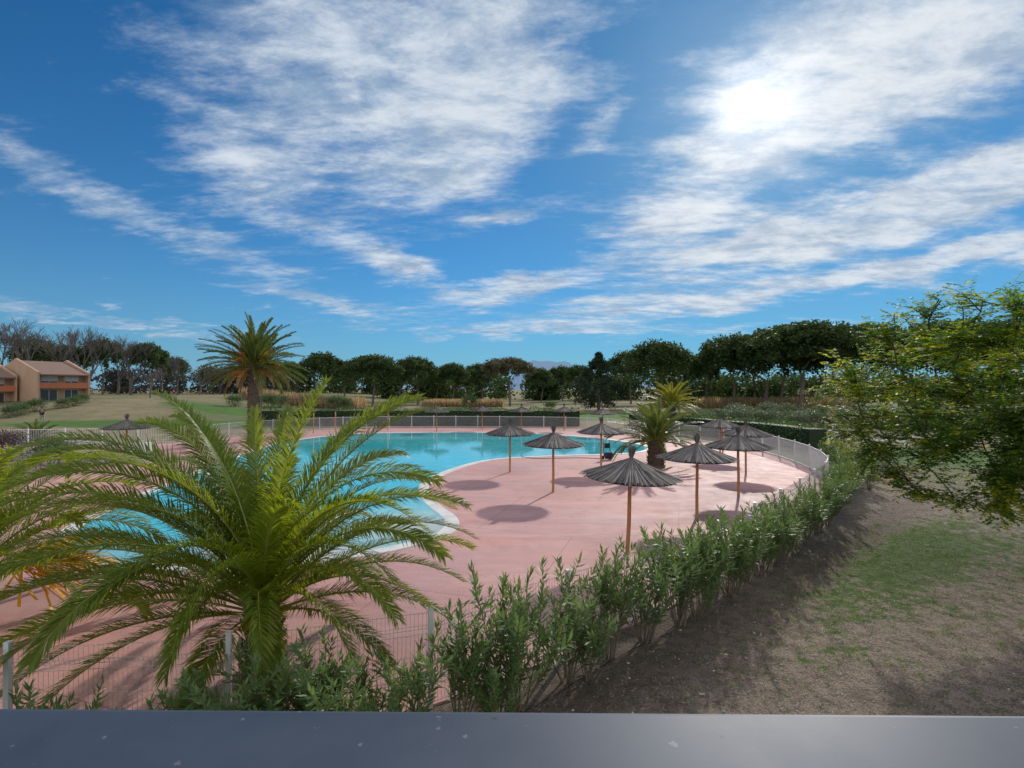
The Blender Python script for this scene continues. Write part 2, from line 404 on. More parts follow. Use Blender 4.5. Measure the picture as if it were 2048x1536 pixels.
plist=[(3.1,13.8,0,(.0,.045)),(*px_to_ground(1106,985),1,(.01,0)),(*px_to_ground(1020,945),2,(0,0)),(*px_to_ground(1202,940),3,(0,0)),(*px_to_ground(1393,1036),4,(0,-.01)),(*px_to_ground(1476,994),.5,(0,.0)),
 (*px_to_ground(1491,948),1.5,(0,.0)),(*px_to_ground(1440,918),2.5,(0,0)),(-7.7,52.4,0,(0,0)),(-3.2,55,1,(0,0)),(1.0,53.5,2,(0,0)),(5.5,54,.3,(0,0)),(8.6,48.5,.6,(0,0)),(-23.3,31,.9,(0,0))]
for i,(x,y,rz,tl) in enumerate(plist):
    lab='dark thatched reed parasol on an orange wooden pole on pink deck'
    if i==0: lab='dark thatched parasol with slightly leaning pole beside the oleander hedge'
    if 8<=i<=12: lab='small thatched parasol beyond the far edge of the pool'
    if i==13: lab='thatched parasol beside a low white wall'
    if i==0: place(par0,(x,y,.03),rz,1,tl); tag(par0,lab,'parasol',GR)
    else: copy_thing(par0,(x,y,.03),rz,1,tl,lab)
mb=MB(); mb.tube([(0,0,0),(.01,0,1),(0,0,2.0)],[.06,.055,.05],8); mb.tube([(0,0,2.0),(0,0,2.03)],[.05,.02],8)
wp=mb.obj('wooden_post',M_wood,smooth_=True); wp["group"]='bare wooden parasol posts'
tag(wp,'bare brown wooden post standing on the deck by the fence','post')
first=True
for x,y in ((-13.2,54.5),(-18.2,52.8),(-21.6,47.5),(-23.2,38),(14.6,35.5),(-19.6,50.6)):
    if first: wp.location=(x,y,.03); first=False
    else:
        k=wp.copy(); COL.objects.link(k); k.location=(x,y,.03)

# ------------------------------------------------------------ palms
def frond(mb,base,az,e0,L,bend,ll,nl,lw,droop,R,mi=0,mr=1,rw=.022,roll=0,wide=1.0,vee=(.15,.6)):
    steps=16; p=Vector(base); pts=[];tg=[];nr=[]; h=Vector((math.cos(az),math.sin(az),0)); sidec=Vector((-math.sin(az),math.cos(az),0)); swing=R.uniform(-.25,.25)
    for i in range(steps+1):
        t=i/steps; e=e0-bend*(t**1.35); hh=(h+sidec*swing*t).normalized()
        T=hh*math.cos(e)+Vector((0,0,math.sin(e))); Nn=-hh*math.sin(e)+Vector((0,0,math.cos(e)))
        S=T.cross(Nn); c,s=math.cos(roll*t),math.sin(roll*t); Nn=Nn*c+S*s
        pts.append(p.copy());tg.append(T);nr.append(Nn); p=p+T*(L/steps)
    mb.tube(pts,[rw*(1-.85*i/steps) for i in range(steps+1)],4,mr)
    for i in range(nl):
        t=.11+.89*(i+.5)/nl; k=min(steps-1,int(t*steps)); f=t*steps-k
        P0=pts[k].lerp(pts[k+1],f); T=tg[k].lerp(tg[k+1],f); Nn=nr[k].lerp(nr[k+1],f); S=T.cross(Nn)
        pr=min(1,.30+(t-.11)/.22*.70)*(.30+.70*max(0,1-t)**.5)*R.uniform(.85,1.1)
        a=rad(56-30*t)*wide
        for sg in (1,-1):
            aa=a+R.uniform(-.14,.14); d=T*math.cos(aa)+S*sg*math.sin(aa)+Nn*R.uniform(*vee); d.normalize()
            w=Nn.cross(d).normalized(); l=ll*pr
            m=P0+d*l*.5; d2=(d+Vector((0,0,-1))*droop*R.uniform(.4,1.8)).normalized(); e_=m+d2*l*.5
            mb.add([P0-w*lw*.3,P0+w*lw*.3,m+w*lw*.5,m-w*lw*.5,e_],[(0,1,2,3),(3,2,4)],mi)
def ptrunk(mb,h,r0,r1,n,R,stub=.16):
    mb.tube([(R.uniform(-.02,.02)*h*.3 if 0<i<6 else 0,0,h*i/6) for i in range(7)],[r0*1.15]+[r0+(r1-r0)*i/6 for i in range(1,7)],14)
    for k in range(n):
        z=h*(k+.5)/n; a=k*2.39996; rr=r0+(r1-r0)*z/h; u=Vector((math.cos(a),math.sin(a),0)); s=Vector((-math.sin(a),math.cos(a),0)); w=rr*.38
        b=u*rr*.9+Vector((0,0,z)); t=u*(rr+stub*.55)+Vector((0,0,z+stub))
        V=[b-s*w,b+s*w,b-Vector((0,0,stub*.5)),t-s*w*.5,t+s*w*.5,t-Vector((0,0,stub*.25))]
        mb.add(V,[(0,1,4,3),(1,2,5,4),(2,0,3,5),(3,4,5)])
def palm(name,seed,h,r0,r1,fr,ll,nl,lw,droop,mats,nstub=60,stub=.16,fruit=None,dead=0,L0=3.5,rw=.022,vee=(.15,.6)):
    R=random.Random(seed); root=empty(name)
    mb=MB(); ptrunk(mb,h,r0,r1,nstub,R,stub); mb.obj('trunk',M_ptrunk,root)
    mb=MB()
    for (az,e,L,b) in fr: 
        e_=rad(e); rr=r1*.6*math.cos(e_); frond(mb,(math.cos(rad(az))*rr,math.sin(rad(az))*rr,h-.05+.1*math.sin(e_)),rad(az),e_,L,rad(b),ll,nl,lw,droop,R,0,1,rw,R.uniform(-.8,.8),1,vee)
    mb.obj('crown',mats,root)
    if dead:
        mb=MB()
        for k in range(dead):
            az=k*2.4+R.uniform(-.2,.2); frond(mb,(math.cos(az)*r1*.8,math.sin(az)*r1*.8,h-.25),az,rad(R.uniform(-30,5)),L0*R.uniform(.45,.75),rad(R.uniform(45,70)),ll*.8,int(nl*.6),lw,.8,R,0,0,rw)
        mb.obj('dead_frond_skirt',M_dead,root)
    if fruit:
        nF,fl,mat,fup,faz=fruit; mb=MB()
        for k in range(nF):
            az=rad(R.uniform(*faz)); e=rad(R.uniform(*fup)); u=Vector((math.cos(az)*math.cos(e),math.sin(az)*math.cos(e),math.sin(e)))
            p0=Vector((0,0,h))+u*r1*.5; p1=p0+u*fl*.7; 
            mb.tube([p0,p1],[.02,.012],4)
            for j in range(26):
                d=(u+Vector((R.uniform(-.6,.6),R.uniform(-.6,.6),R.uniform(-.9,.1)))).normalized(); w=d.cross(Vector((.3,.2,1))).normalized()*.014
                s0=p0+(p1-p0)*R.uniform(.6,1); e1=s0+d*fl*.45; 
                mb.add([s0-w,s0+w,e1+w*1.8,e1-w*1.8],[(0,1,2,3)])
        mb.obj('flower_stalks',mat,root)
    return root
R=random.Random(21)
fr=[(70,86,3.9,35),(28,80,4.5,62),(130,80,4.0,60),(200,78,4.2,85),(300,78,3.2,80),
 (5,68,3.9,92),(350,58,3.8,88),(35,66,3.9,85),(60,70,4.1,75),(95,64,4.0,75),(120,62,4.2,85),(150,66,4.6,85),(172,70,4.8,92),(186,62,4.7,88),(205,62,4.5,92),(225,56,4.0,95),
 (245,58,3.6,108),(15,50,3.8,78),(330,50,3.4,90),(340,38,3.1,65),(0,36,3.4,65),(25,34,3.5,55),(50,36,3.6,60),(80,36,3.8,60),(110,34,3.8,60),(140,40,4.2,65),(165,46,4.7,75),(180,36,4.7,70),(195,48,4.7,85),(212,42,4.4,85),(232,38,3.6,90),
 (265,50,2.6,100),(290,48,2.6,100),(315,40,2.8,90),(160,20,3.7,40),(190,18,3.8,50),(215,16,3.3,55),(10,18,2.8,45),(75,12,3,40),(120,14,3.2,40),(345,70,3.9,100),(178,76,4.6,88),(45,78,4.3,55),(160,80,4.4,62),
 (30,74,4.4,62),(140,76,4.5,70),(100,78,4.1,55),(218,70,4.3,100),(190,72,4.8,98),(0,76,3.9,92),(320,62,3.3,98),(250,70,3.4,112),(158,58,4.7,80),(20,60,4.0,80),(200,30,4.2,60),(150,72,4.8,78),(165,66,5.0,82),(182,74,5.0,96),
 (275,62,3.0,112),(300,30,2.4,70),(270,20,2.2,60),(235,22,2.8,60),(335,20,2.5,55)]
fr=[(a+R.uniform(-5,5),e,L*R.uniform(.92,1.02),b+10) for a,e,L,b in fr]
p1=palm('palm_tree',1,1.0,.27,.22,fr,.56,165,.021,.42,[M_palm,M_rachis],60,.16)
place(p1,(-3.82,7.9,0)); tag(p1,'large low date palm with arching green fronds beside the fence','palm tree')
fr=[]
for k in range(44):
    e=84-70*(k/44)**.8; fr.append((k*137.5+R.uniform(-8,8),e,3.8*R.uniform(.85,1.05),68+R.uniform(0,40)))
p2=palm('palm_tree',2,.9,.27,.22,fr,.54,120,.025,.4,[M_palm,M_rachis],60,.16,fruit=(6,2.2,M_flower,(8,22),(-15,12)))
place(p2,(-10.0,9.3,0)); tag(p2,'low palm with yellow orange flower stalks among its fronds','palm tree')
fr=[]
for k in range(90):
    e=86-104*(k/90)**.9; fr.append((k*137.5+R.uniform(-8,8),e,4.5*R.uniform(.8,1.03),26+R.uniform(0,30)))
p3=palm('palm_tree',3,6.4,.50,.58,fr,.60,54,.065,.2,[M_palmfar,M_rachis],200,.14,fruit=(18,2.0,M_fruit,(-20,60),(0,360)),dead=18,L0=4.6,rw=.05)
place(p3,(-21.6,43,0)); tag(p3,'tall date palm with orange fruit stalks and scaly trunk','palm tree')
fr=[]
for k in range(54):
    e=88-92*(k/54)**.9; fr.append((k*137.5+R.uniform(-8,8),e,2.75*R.uniform(.8,1.03),35+R.uniform(0,40)))
p4=palm('palm_tree',4,1.5,.46,.40,fr,.44,58,.042,.35,[leafmat('palm_leaf_grey_green',(.06,.09,.028),(.12,.15,.045),.35,(.18,.20,.03),.45,.35),M_rachis],70,.16,rw=.035)
place(p4,(8.05,28.7,0),1); tag(p4,'short thick trunked green palm growing in the pink deck','palm tree')
fr=[(a,e,L*1.2,b) for a,e,L,b in fr]
p5=palm('palm_tree',5,2.6,.4,.4,fr,.5,48,.06,.25,[M_palmyel,M_rachis],70,.16,rw=.05)
place(p5,(16.2,52.0,0),2); tag(p5,'yellow green palm standing behind the pool fence','palm tree')
p6=copy_thing(p4,(-39.5,42.5,-.9),2.2,.72,label='small bushy palm behind the white fence')

# ------------------------------------------------------------ oleander hedge
def oleander(name,seed,ns=15,h=1.8,spread=.45,dens=1.0):
    R=random.Random(seed); root=empty(name); ms=MB(); B=[];D=[];W=[];L=[];Wd=[]
    def stem(p,d,ln,r,leafy0):
        pts=[p.copy()];n=7
        for i in range(n):
            d=(d+Vector((R.uniform(-.10,.10),R.uniform(-.10,.10),.04))).normalized(); p=p+d*ln/n; pts.append(p.copy())
        ms.tube(pts,[r*(1-.7*i/n) for i in range(n+1)],4)
        z=leafy0
        while z<1.0:
            k=min(n-1,int(z*n)); q=pts[k].lerp(pts[k+1],z*n-k); ax=(pts[k+1]-pts[k]).normalized()
            a0=R.uniform(0,6.28); top=z>.85
            for j in range(3):
                if R.random()>dens: continue
                a=a0+j*2.094+R.uniform(-.3,.3)
                s=ax.cross(Vector((.9,.1,.2))).normalized(); s=s*math.cos(a)+ax.cross(s)*math.sin(a)
                op=R.uniform(.4,1.1) if top else R.uniform(.8,1.8)
                dd=(ax+s*op).normalized(); B.append(tuple(q)); D.append(tuple(dd)); w=dd.cross(ax).normalized(); W.append(tuple(w)); L.append(R.uniform(.11,.19)); Wd.append(R.uniform(.028,.042))
            z+=(.05 if z>.6 else .08)/ln
        return pts
    for i in range(ns):
        a=i*2.4+R.uniform(-.3,.3); sp=R.uniform(.05,1)*spread; ln=h*R.uniform(.55,1.02)
        p=Vector((math.cos(a)*.11*R.random(),math.sin(a)*.11*R.random(),0)); d=Vector((math.cos(a)*sp,math.sin(a)*sp,1)).normalized()
        pts=stem(p,d,ln,.013,R.uniform(.25,.45))
        for j in range(R.choice((2,2,3))):
            k=R.choice((3,4,5)); a2=R.uniform(0,6.28); stem(pts[k],Vector((math.cos(a2)*.8,math.sin(a2)*.8,1)).normalized(),ln*R.uniform(.25,.42),.006,.15)
    ms.obj('stem',M_olestem,root)
    ml=MB(); ml.quads(diamonds(np.array(B),np.array(D),np.array(W),L,Wd)); ml.obj('foliage',M_ole,root)
    return root
ov=[oleander('oleander_shrub',s,ns,h,sp,de) for s,ns,h,sp,de in ((1,14,1.8,.58,1),(2,16,1.75,.66,1),(3,10,1.7,.62,.95),(4,12,1.88,.46,.95))]
hl0=[(-7.4,5.1,.74),(-6.0,5.2,.78),(-5.0,5.4,.74),(-3.9,5.5,.78),(-3.1,5.7,.90),(-2.2,5.95,.90),(-1.3,6.3,.90),(-.65,6.6,.97),(.08,7.05,1.02),(.85,7.75,1.18),(1.6,8.4,1.02),(2.3,8.95,1.08),(3.1,9.55,1.1),(3.85,10.2,1.02),(4.6,10.9,1.03),(5.35,11.65,.98),(6.1,12.4,.96),(6.9,13.2,.92),(7.7,14.1,.92),(8.6,15.05,.9),(9.6,16.1,.88),(10.6,17.2,.88),(11.6,18.3,.86),(12.5,19.5,.88),(13.4,20.5,.90),(14.3,21.7,.94),(15.3,23.2,.95),(16.6,25.2,.98),(17.6,27,1.0),(18.4,29.5,1.0)]
hl=[]
for a,b in zip(hl0,hl0[1:]):
    hl.append(a)
    m_=1 if b[1]>9.6 else 0
    if b[1]>20: m_=2
    for k in range(1,m_+1):
        t=k/(m_+1); hl.append((a[0]+(b[0]-a[0])*t+R.uniform(-.15,.15),a[1]+(b[1]-a[1])*t+R.uniform(-.15,.15),(a[2]+(b[2]-a[2])*t)*R.uniform(.66,.9)))
hl.append(hl0[-1])
hl+=[(-4.4,5.15,.66),(-2.75,5.75,.86),(-.2,6.6,.66),(1.15,7.8,.62),(-6.7,4.9,.66),(-3.5,5.3,.74),(-1.8,5.85,.70),(-5.5,5.0,.68),(-2.35,5.5,.66),(15.6,22.4,.8),(16.8,24.4,.85),(18,26.4,.85)]
R=random.Random(40)
used=set()
for i,(x,y,s) in enumerate(hl):
    v=[2,0,3,2,0,3,2,3,0,2,3,2,1,0,3,1,0,1,3,0][i%20]; lab='leafy oleander shrub planted along the pool fence'
    if s<.8 and y<6: lab='low sparse oleander shrub beside the wire fence'
    rz=R.uniform(0,6)
    if v not in used:
        place(ov[v],(x,y,0),rz,s); used.add(v); tag(ov[v],lab,'shrub','oleander shrubs along the fence')
    else:
        copy_thing(ov[v],(x,y,0),rz,(s*R.uniform(.95,1.18),s*R.uniform(.95,1.18),s*R.uniform(.90,1.05)),label=lab)
mb=MB(); hp=spline([(-.45,6.75,.02),(.15,7.0,.02),(.85,7.6,.02),(1.5,8.2,.025),(2.2,8.8,.02),(2.9,9.3,.02)],False,6)
mb.tube(hp,.007,6); o=mb.obj('irrigation_hose',M_hose,smooth_=True); tag(o,'thin black irrigation hose lying along the shrub bases','hose')

# ------------------------------------------------------------ grass tufts / litter
def blades(name,n,area,mat,hh,ww,seed,clump,label,flat=False,keep=None):
    rng=np.random.default_rng(seed); nc=n//clump
    c=np.stack([rng.uniform(area[0],area[1],nc),rng.uniform(area[2],area[3],nc)],1)
    if keep is not None: c=c[np.array([keep(x,y) for x,y in c])]
    nc=len(c); P=np.repeat(c,clump,0)+rng.normal(size=(nc*clump,2))*(.05 if not flat else .2)
    n=len(P); P=np.concatenate([P,np.full((n,1),.0)],1)
    d=rng.normal(size=(n,3)); d[:,2]=np.abs(d[:,2])*.4+.6 if not flat else .03; d=unit(d)
    w=unit(np.cross(d,rng.normal(size=(n,3))))
    if flat: w=unit(np.cross(d,np.tile([0,0,1.],(n,1)))); P[:,2]=.012
    L=hh*rng.uniform(.5,1.4,n); W=ww*rng.uniform(.7,1.3,n)
    mb=MB(); mb.quads(diamonds(P,d,w,L,W)); o=mb.obj(name,mat); tag(o,label,'grass' if not flat else 'leaf litter',kind='stuff'); return o
def out_hedge(x,y):
    xl=np.interp(y,[5,6.3,7.05,8.8,10.8,13.2,16.1,20.5,26],[-8,-1.3,.3,2.4,4.7,7.1,9.8,13.6,17]); return x>xl
def gkeep(x,y):
    if not out_hedge(x,y): return False
    v=mathutils.noise.noise(Vector((x*.55,y*.55,3)))*.6+.7*mathutils.noise.noise(Vector((x*1.9,y*1.9,1)))+.8*mathutils.noise.noise(Vector((x*5,y*5,7)))
    dx,dy=x-9.3,y-12.9; c,s=math.cos(rad(38)),math.sin(rad(38)); q=(-dx*s+dy*c)/1.4; p=(dx*c+dy*s)/6.5
    return v+math.exp(-p*p-q*q)*.5-(.3 if not out_hedge(x-.9,y) else 0)>.24
blades('grass',170000,(0,26,3.5,26),leafmat('grass_blade',(.055,.11,.025),(.14,.20,.05),.35,None,.7,.1),.065,.010,5,8,'patchy short green grass on the bare earth',keep=gkeep)
blades('dry_litter',30000,(0,22,3.5,18),leafmat('dry_litter_mat',(.50,.42,.33),(.14,.10,.075),.05,None,.8,.2),.10,.008,6,3,'dry twigs and straw scattered over bare earth',True,keep=out_hedge)
mb=MB(); rng=np.random.default_rng(9)
for k in range(500):
    while True:
        x,y=rng.uniform(0,14),rng.uniform(4,14)
        if out_hedge(x,y): break
    s=rng.uniform(.008,.032)
    ico=[(0,0,1),(1,0,.1),(.3,.9,0),(-.8,.6,.1),(-.8,-.6,0),(.3,-.95,.1)]
    V=[(x+a*s*rng.uniform(.7,1.2),y+b*s*rng.uniform(.7,1.2),c*s*.8+.003) for a,b,c in ico]
    mb.add(V,[(0,1,2),(0,2,3),(0,3,4),(0,4,5),(0,5,1)])
o=mb.obj('pebbles',surf('stone',(.42,.37,.31),(.3,.26,.22),.9,20)); tag(o,'small pale pebbles strewn on the bare soil','pebbles',kind='stuff')

# ------------------------------------------------------------ tree grower
def grow(ms,targets,trunk_pts,R,rmin=.008,taper=.55):
    nodes=[(Vector(p),r) for p,r in trunk_pts]
    top=Vector(trunk_pts[-1][0]); ends=[]
    ts=sorted([Vector(t) for t in targets],key=lambda t:(t-top).length)
    for t in ts:
        best=None;bd=1e9
        dt=(t-top).length
        for (p,r) in nodes:
            if (p-top).length>dt*.92: continue
            d=(p-t).length
            if d<bd: bd=d;best=(p,r)
        if best is None: best=nodes[-1]; bd=(best[0]-t).length
        p,r=best; r1=max(rmin,r*taper); n=5; pts=[p];rs=[r1]
        bow=Vector((R.uniform(-1,1),R.uniform(-1,1),R.uniform(-.3,1)))*bd*.10
        for i in range(1,n+1):
            s=i/n; q=p.lerp(t,s)+bow*math.sin(math.pi*s)+Vector((R.uniform(-1,1),R.uniform(-1,1),R.uniform(-1,1)))*bd*.02
            rr=r1+(max(rmin,r1*.6)-r1)*s; pts.append(q);rs.append(rr); nodes.append((q,rr))
        ms.tube(pts,rs,5,cap=False); ends.append((pts[-1],(pts[-1]-pts[-2]).normalized())); 
        ends.append((pts[3],(pts[4]-pts[2]).normalized()))
    return ends
def locust():
    R=random.Random(8); root=empty('locust_tree'); ms=MB()
    tr=[(Vector((0,0,0)),.15),(Vector((-.05,0,1.0)),.13),(Vector((-.15,.05,2.0)),.115),(Vector((-.1,.1,2.7)),.10)]
    ms.tube([p for p,r in tr],[r for p,r in tr],9)
    T=[]
    while len(T)<520:
        d=Vector((R.gauss(0,1),R.gauss(0,1),R.gauss(0,1))).normalized()*(R.uniform(.1,1)**.42)
        x,y,z=d.x*5.4,d.y*3.4,d.z*2.75
        nz=mathutils.noise.noise(Vector((x*.7,y*.7,z*.95)))
        if nz<-.10: continue
        T.append((x,y,4.1+z-max(0,abs(x)-3)*.15))
    ends=grow(ms,T,tr,R,.013,.62)
    ms.obj('trunk',M_bark,root)
    B=[];D=[];W=[];L=[];Wd=[];mi=[]; mr=MB()
    for (p,d) in ends:
        yb=mathutils.noise.noise(p*.5)*.6
        out_=(p-Vector((0,0,4.1))); tip=1 if (out_.x/5.4)**2+(out_.y/3.4)**2+(out_.z/2.75)**2>.62 else 0
        for k in range(R.choice((8,9,10))):
            a=(d*.5+Vector((R.uniform(-1,1),R.uniform(-1,1),R.uniform(-.35,.75)))*1.0).normalized(); 
            q=p-d*R.uniform(-.05,.45)+Vector((R.uniform(-.14,.14),R.uniform(-.14,.14),R.uniform(-.12,.12))); n=R.choice((5,6,7)); ln=R.uniform(.26,.40); yellow=1 if (R.random()<.10+yb*.6+.22*tip) else 0
            pt=q.copy(); dirn=a.copy(); st=ln/n; s=a.cross(Vector((0,0,1))); 
            if s.length<.1: s=Vector((1,0,0))
            s.normalize(); pp=[q.copy()]
            for j in range(n):
                dirn=(dirn+Vector((0,0,-.07))).normalized(); pt=pt+dirn*st; pp.append(pt.copy())
                for sg in (1,-1):
                    dd=(s*sg+dirn*.35+Vector((0,0,R.uniform(-.5,.15)))).normalized(); B.append(tuple(pt)); D.append(tuple(dd)); W.append(tuple(dd.cross(Vector((R.uniform(-.6,.6),R.uniform(-.6,.6),1))).normalized())); L.append(R.uniform(.085,.12)); Wd.append(R.uniform(.046,.062)); mi.append(yellow)
            mr.tube([pp[0],pp[n//2],pp[-1]],.0025,3,0,cap=False)
    mr.quads(diamonds(np.array(B),np.array(D),np.array(W),L,Wd),mi)
    mr.obj('crown',[M_locg,M_locy],root)
    return root
lt=locust(); place(lt,(12.1,11.2,0),0); tag(lt,'locust tree with feathery green and yellow leaves over the lawn','tree')

# ------------------------------------------------------------ umbrella pines
def upine(seed,h,Rc,th,mat,clumps=70,per=110,size=.55):
    R=random.Random(seed); rng=np.random.default_rng(seed); root=empty('umbrella_pine'); ms=MB(); mc=MB()
    lean=Vector((R.uniform(-.9,.9),R.uniform(-.4,.4),0)); hb=h-th
    tr=[(Vector((0,0,0)),.30),(lean*.5+Vector((0,0,hb*.4)),.25),(lean+Vector((0,0,hb*.8)),.21)]
    ms.tube([p for p,r in tr],[r for p,r in tr],7)
    cs=[]; ox,oy=R.uniform(-.15,.15)*Rc,R.uniform(-.15,.15)*Rc
    for k in range(clumps):
        a=k*2.4+R.uniform(-.4,.4); rr=math.sqrt((k+.5)/clumps)*Rc*R.uniform(.75,1.1); q=min(1,rr/Rc)
        z=hb+th*(.22+.66*math.sqrt(max(0,1-q*q*.95)))+R.uniform(-.7,.5); cs.append((math.cos(a)*rr+ox,math.sin(a)*rr+oy,z))
    tg=[cs[i] for i in range(0,clumps,3)]
    grow(ms,[(x,y,z-.9) for x,y,z in tg],tr,R,.05,taper=.62)
    for c in cs:
        s=R.uniform(.6,1.4); mc.quads(cloud(rng,int(per*s),c,(Rc*.19*s,Rc*.19*s,th*.17*s),size,(.35,1.05),0,.55))
        if R.random()<.75:
            mc.quads(cloud(rng,int(per*.5),(c[0]*.92,c[1]*.92,max(hb+th*.12,c[2]-th*R.uniform(.2,.45))),(Rc*.17,Rc*.17,th*.13),size,(.3,1.05),0,.5))
    ms.obj('trunk',M_pinebark,root); mc.obj('crown',mat,root); return root
PV=[upine(1,14,5.6,7.4,M_pine),upine(2,13,6.4,6.4,M_pine),upine(3,15,6.8,8.6,M_pine),upine(4,13,7,5.0,M_pine2),upine(5,13,6.0,7.8,M_pine,55)]
GP='umbrella pines across the golf course'
pl=[
 (640,135,706,0,1.15),(690,155,722,4,1.1),(745,135,711,1,1.15),(800,170,728,0,1.1),(836,145,714,4,1.0),(872,180,740,1,1.1),(905,155,727,1,.95),(935,165,738,0,1.0),(965,170,728,4,1.1),(1020,130,716,3,1.1),(1082,165,737,1,1.0),(1125,185,733,0,1.1),(1160,160,730,4,.9),
 (1262,150,702,2,.95),(1312,120,682,2,1.1),(1375,155,712,4,1.1),(1412,130,706,0,.8),(1468,118,670,2,1.05),(1530,112,657,4,1.1),(1600,102,648,1,1.25),(1665,110,655,2,1.1),(1725,108,652,1,1.1),(1800,105,656,4,1.1),(1875,110,645,1,1.15),(1950,100,643,2,1.1),(2030,105,645,1,1.1),
 (205,150,678,0,.8),(300,145,687,1,.75),(575,165,724,4,1),(1560,135,668,0,1),(1640,130,660,0,1),(1510,140,676,1,1.1),(1345,165,710,0,1),(70,160,676,0,.9),(130,150,690,1,.8),(350,160,715,0,.8),(425,170,735,4,.9),(500,170,730,0,1)]
hv=[topz(p) for p in PV]; used=set(); R=random.Random(77)
for a,d,t,v,ws in pl:
    x=(a-1024)/1024*d; z0=gz(x,d); top=H+(778-t)*d/1024; s=(top-z0)/hv[v]*1.0
    sc=(s*ws*R.uniform(.88,1.1),s*ws*R.uniform(.88,1.1),s); rz=R.uniform(0,6.28); lab='dark green umbrella pine with a flat domed crown'
    if v==3: lab='brownish umbrella pine with spreading bare limbs beneath its crown'
    if v not in used: used.add(v); place(PV[v],(x,d,z0),rz,sc); tag(PV[v],lab,'tree',GP)
    else: copy_thing(PV[v],(x,d,z0),rz,sc,label=lab)
def conifer(nm,h,r,seed):
    rng=np.random.default_rng(seed); root=empty(nm); ms=MB(); ms.tube([(0,0,0),(0,0,h*.9)],[.35,.05],7); ms.obj('trunk',M_pinebark,root); mc=MB()
    for k in range(90):
        t=rng.uniform(0,1)**.8; z=.06*h+t*h*.88; rr=r*(1-t**2.2)*(.6+.4*min(1,t*5)); a=k*2.4
        q=rng.uniform(.35,1); mc.quads(cloud(rng,100,(math.cos(a)*rr*q,math.sin(a)*rr*q,z),(r*.27*(1-.6*t),r*.27*(1-.6*t),h*.08),.42,(.2,1.1),.5,.5))
    mc.obj('crown',M_dark,root); return root
cf=conifer('conifer_tree',11,5.6,4)
d=105; place(cf,((1197-1024)/1024*d,d,0),0,((1.0,1.0,(H+(778-706)*d/1024)/topz(cf)))); tag(cf,'dark dense broad conifer standing before the pines','tree')
def bare(seed,h):
    R=random.Random(seed); ms=MB(); root=empty('bare_tree'); tw=MB()
    def rec(p,d,l,r,lv):
        n=3; pts=[p]
        for i in range(n): d=(d+Vector((R.uniform(-.14,.14),R.uniform(-.14,.14),.04))).normalized(); p=p+d*l/n; pts.append(p)
        (ms if lv<2 else tw).tube(pts,[max(.016,r*(1-.3*i/n)) for i in range(n+1)],5 if lv<2 else 3,cap=False)
        if lv>=6: return
        for k in range(R.choice((2,3,3)) if lv else 4):
            a=R.uniform(0,6.28); sp=R.uniform(.3,.7); e=d.cross(Vector((.3,.9,.2))).normalized(); e=e*math.cos(a)+d.cross(e)*math.sin(a)
            rec(pts[R.choice((2,3,3))],(d+e*sp+Vector((0,0,.12))).normalized(),l*R.uniform(.66,.84),r*.55,lv+1)
    rec(Vector((0,0,0)),Vector((0,0,1)),h*.22,h*.019,0)
    ms.obj('trunk',M_bare,root); tw.obj('crown',M_bare,root); return root
BV=[bare(s,12) for s in (1,2,3)]; bh=[topz(b) for b in BV]; R=random.Random(12)
bl=[(20,130,650),(60,145,640),(110,140,655),(178,135,655),(235,150,672),(262,140,680),(325,150,700),(355,140,712),(400,150,730),(440,160,735),(-30,140,645),(300,100,740)]
used=set()
for i,(a,d,t) in enumerate(bl):
    v=i%3; x=(a-1024)/1024*d; z0=gz(x,d); s=(H+(778-t)*d/1024-z0)/bh[v]; lab='leafless grey deciduous tree with fine twigs'
    if v not in used: used.add(v); place(BV[v],(x,d,z0),R.uniform(0,6),(s,s,s)); tag(BV[v],lab,'tree','bare winter trees beyond the golf lawn')
    else: copy_thing(BV[v],(x,d,z0),R.uniform(0,6),(s,s,s),label=lab)
def wood(name,x0,x1,y0,y1,hmin,hmax,n,per,mat,label,seed,size=1.0):
    rng=np.random.default_rng(seed); mb=MB()
    for k in range(n):
        x=rng.uniform(x0,x1);y=rng.uniform(y0,y1);h=rng.uniform(hmin,hmax);z0=gz(x,y)
        mb.quads(cloud(rng,per,(x,y,z0+h*.62),(h*.42,h*.42,h*.38),size,(.3,1.05),.2,.6))
        mb.quads(cloud(rng,per//2,(x,y,z0+h*.18),(h*.5,h*.5,h*.25),size,(.2,1.05),.2,.6))
    o=mb.obj(name,mat); tag(o,label,'woodland',kind='stuff')
wood('pine_wood',-115,260,195,240,9,12.5,190,220,M_pine,'distant dark pine wood beyond the golf course',1,1.3)
wood('bare_wood',-270,-85,165,205,7,12,70,300,M_barewood,'distant brown leafless wood behind the houses',2,.9)
wood('undergrowth',48,190,135,170,5,9,60,260,M_pine,'dark undergrowth wood between the tall pines',3,.9)
def reeds(name,x0,x1,y0,y1,h,n,seed):
    rng=np.random.default_rng(seed); P=np.stack([rng.uniform(x0,x1,n),rng.uniform(y0,y1,n)],1)
    z=np.array([gz(x,y) for x,y in P]); P=np.concatenate([P,z[:,None]],1); d=unit(rng.normal(size=(n,3))*.12+np.array([0,0,1.])); w=unit(np.cross(d,rng.normal(size=(n,3))))
    mb=MB(); mb.quads(diamonds(P,d,w,h*rng.uniform(.6,1.1,n),rng.uniform(.15,.3,n))); o=mb.obj(name,M_reed); tag(o,'band of dry ochre reeds at the pond edge','reeds',kind='stuff')
reeds('reeds',-60,-34,112,120,2.8,4500,1); reeds('reeds',-22,-2,124,132,2.0,3500,2); reeds('reeds',45,80,118,126,2.6,3000,3)

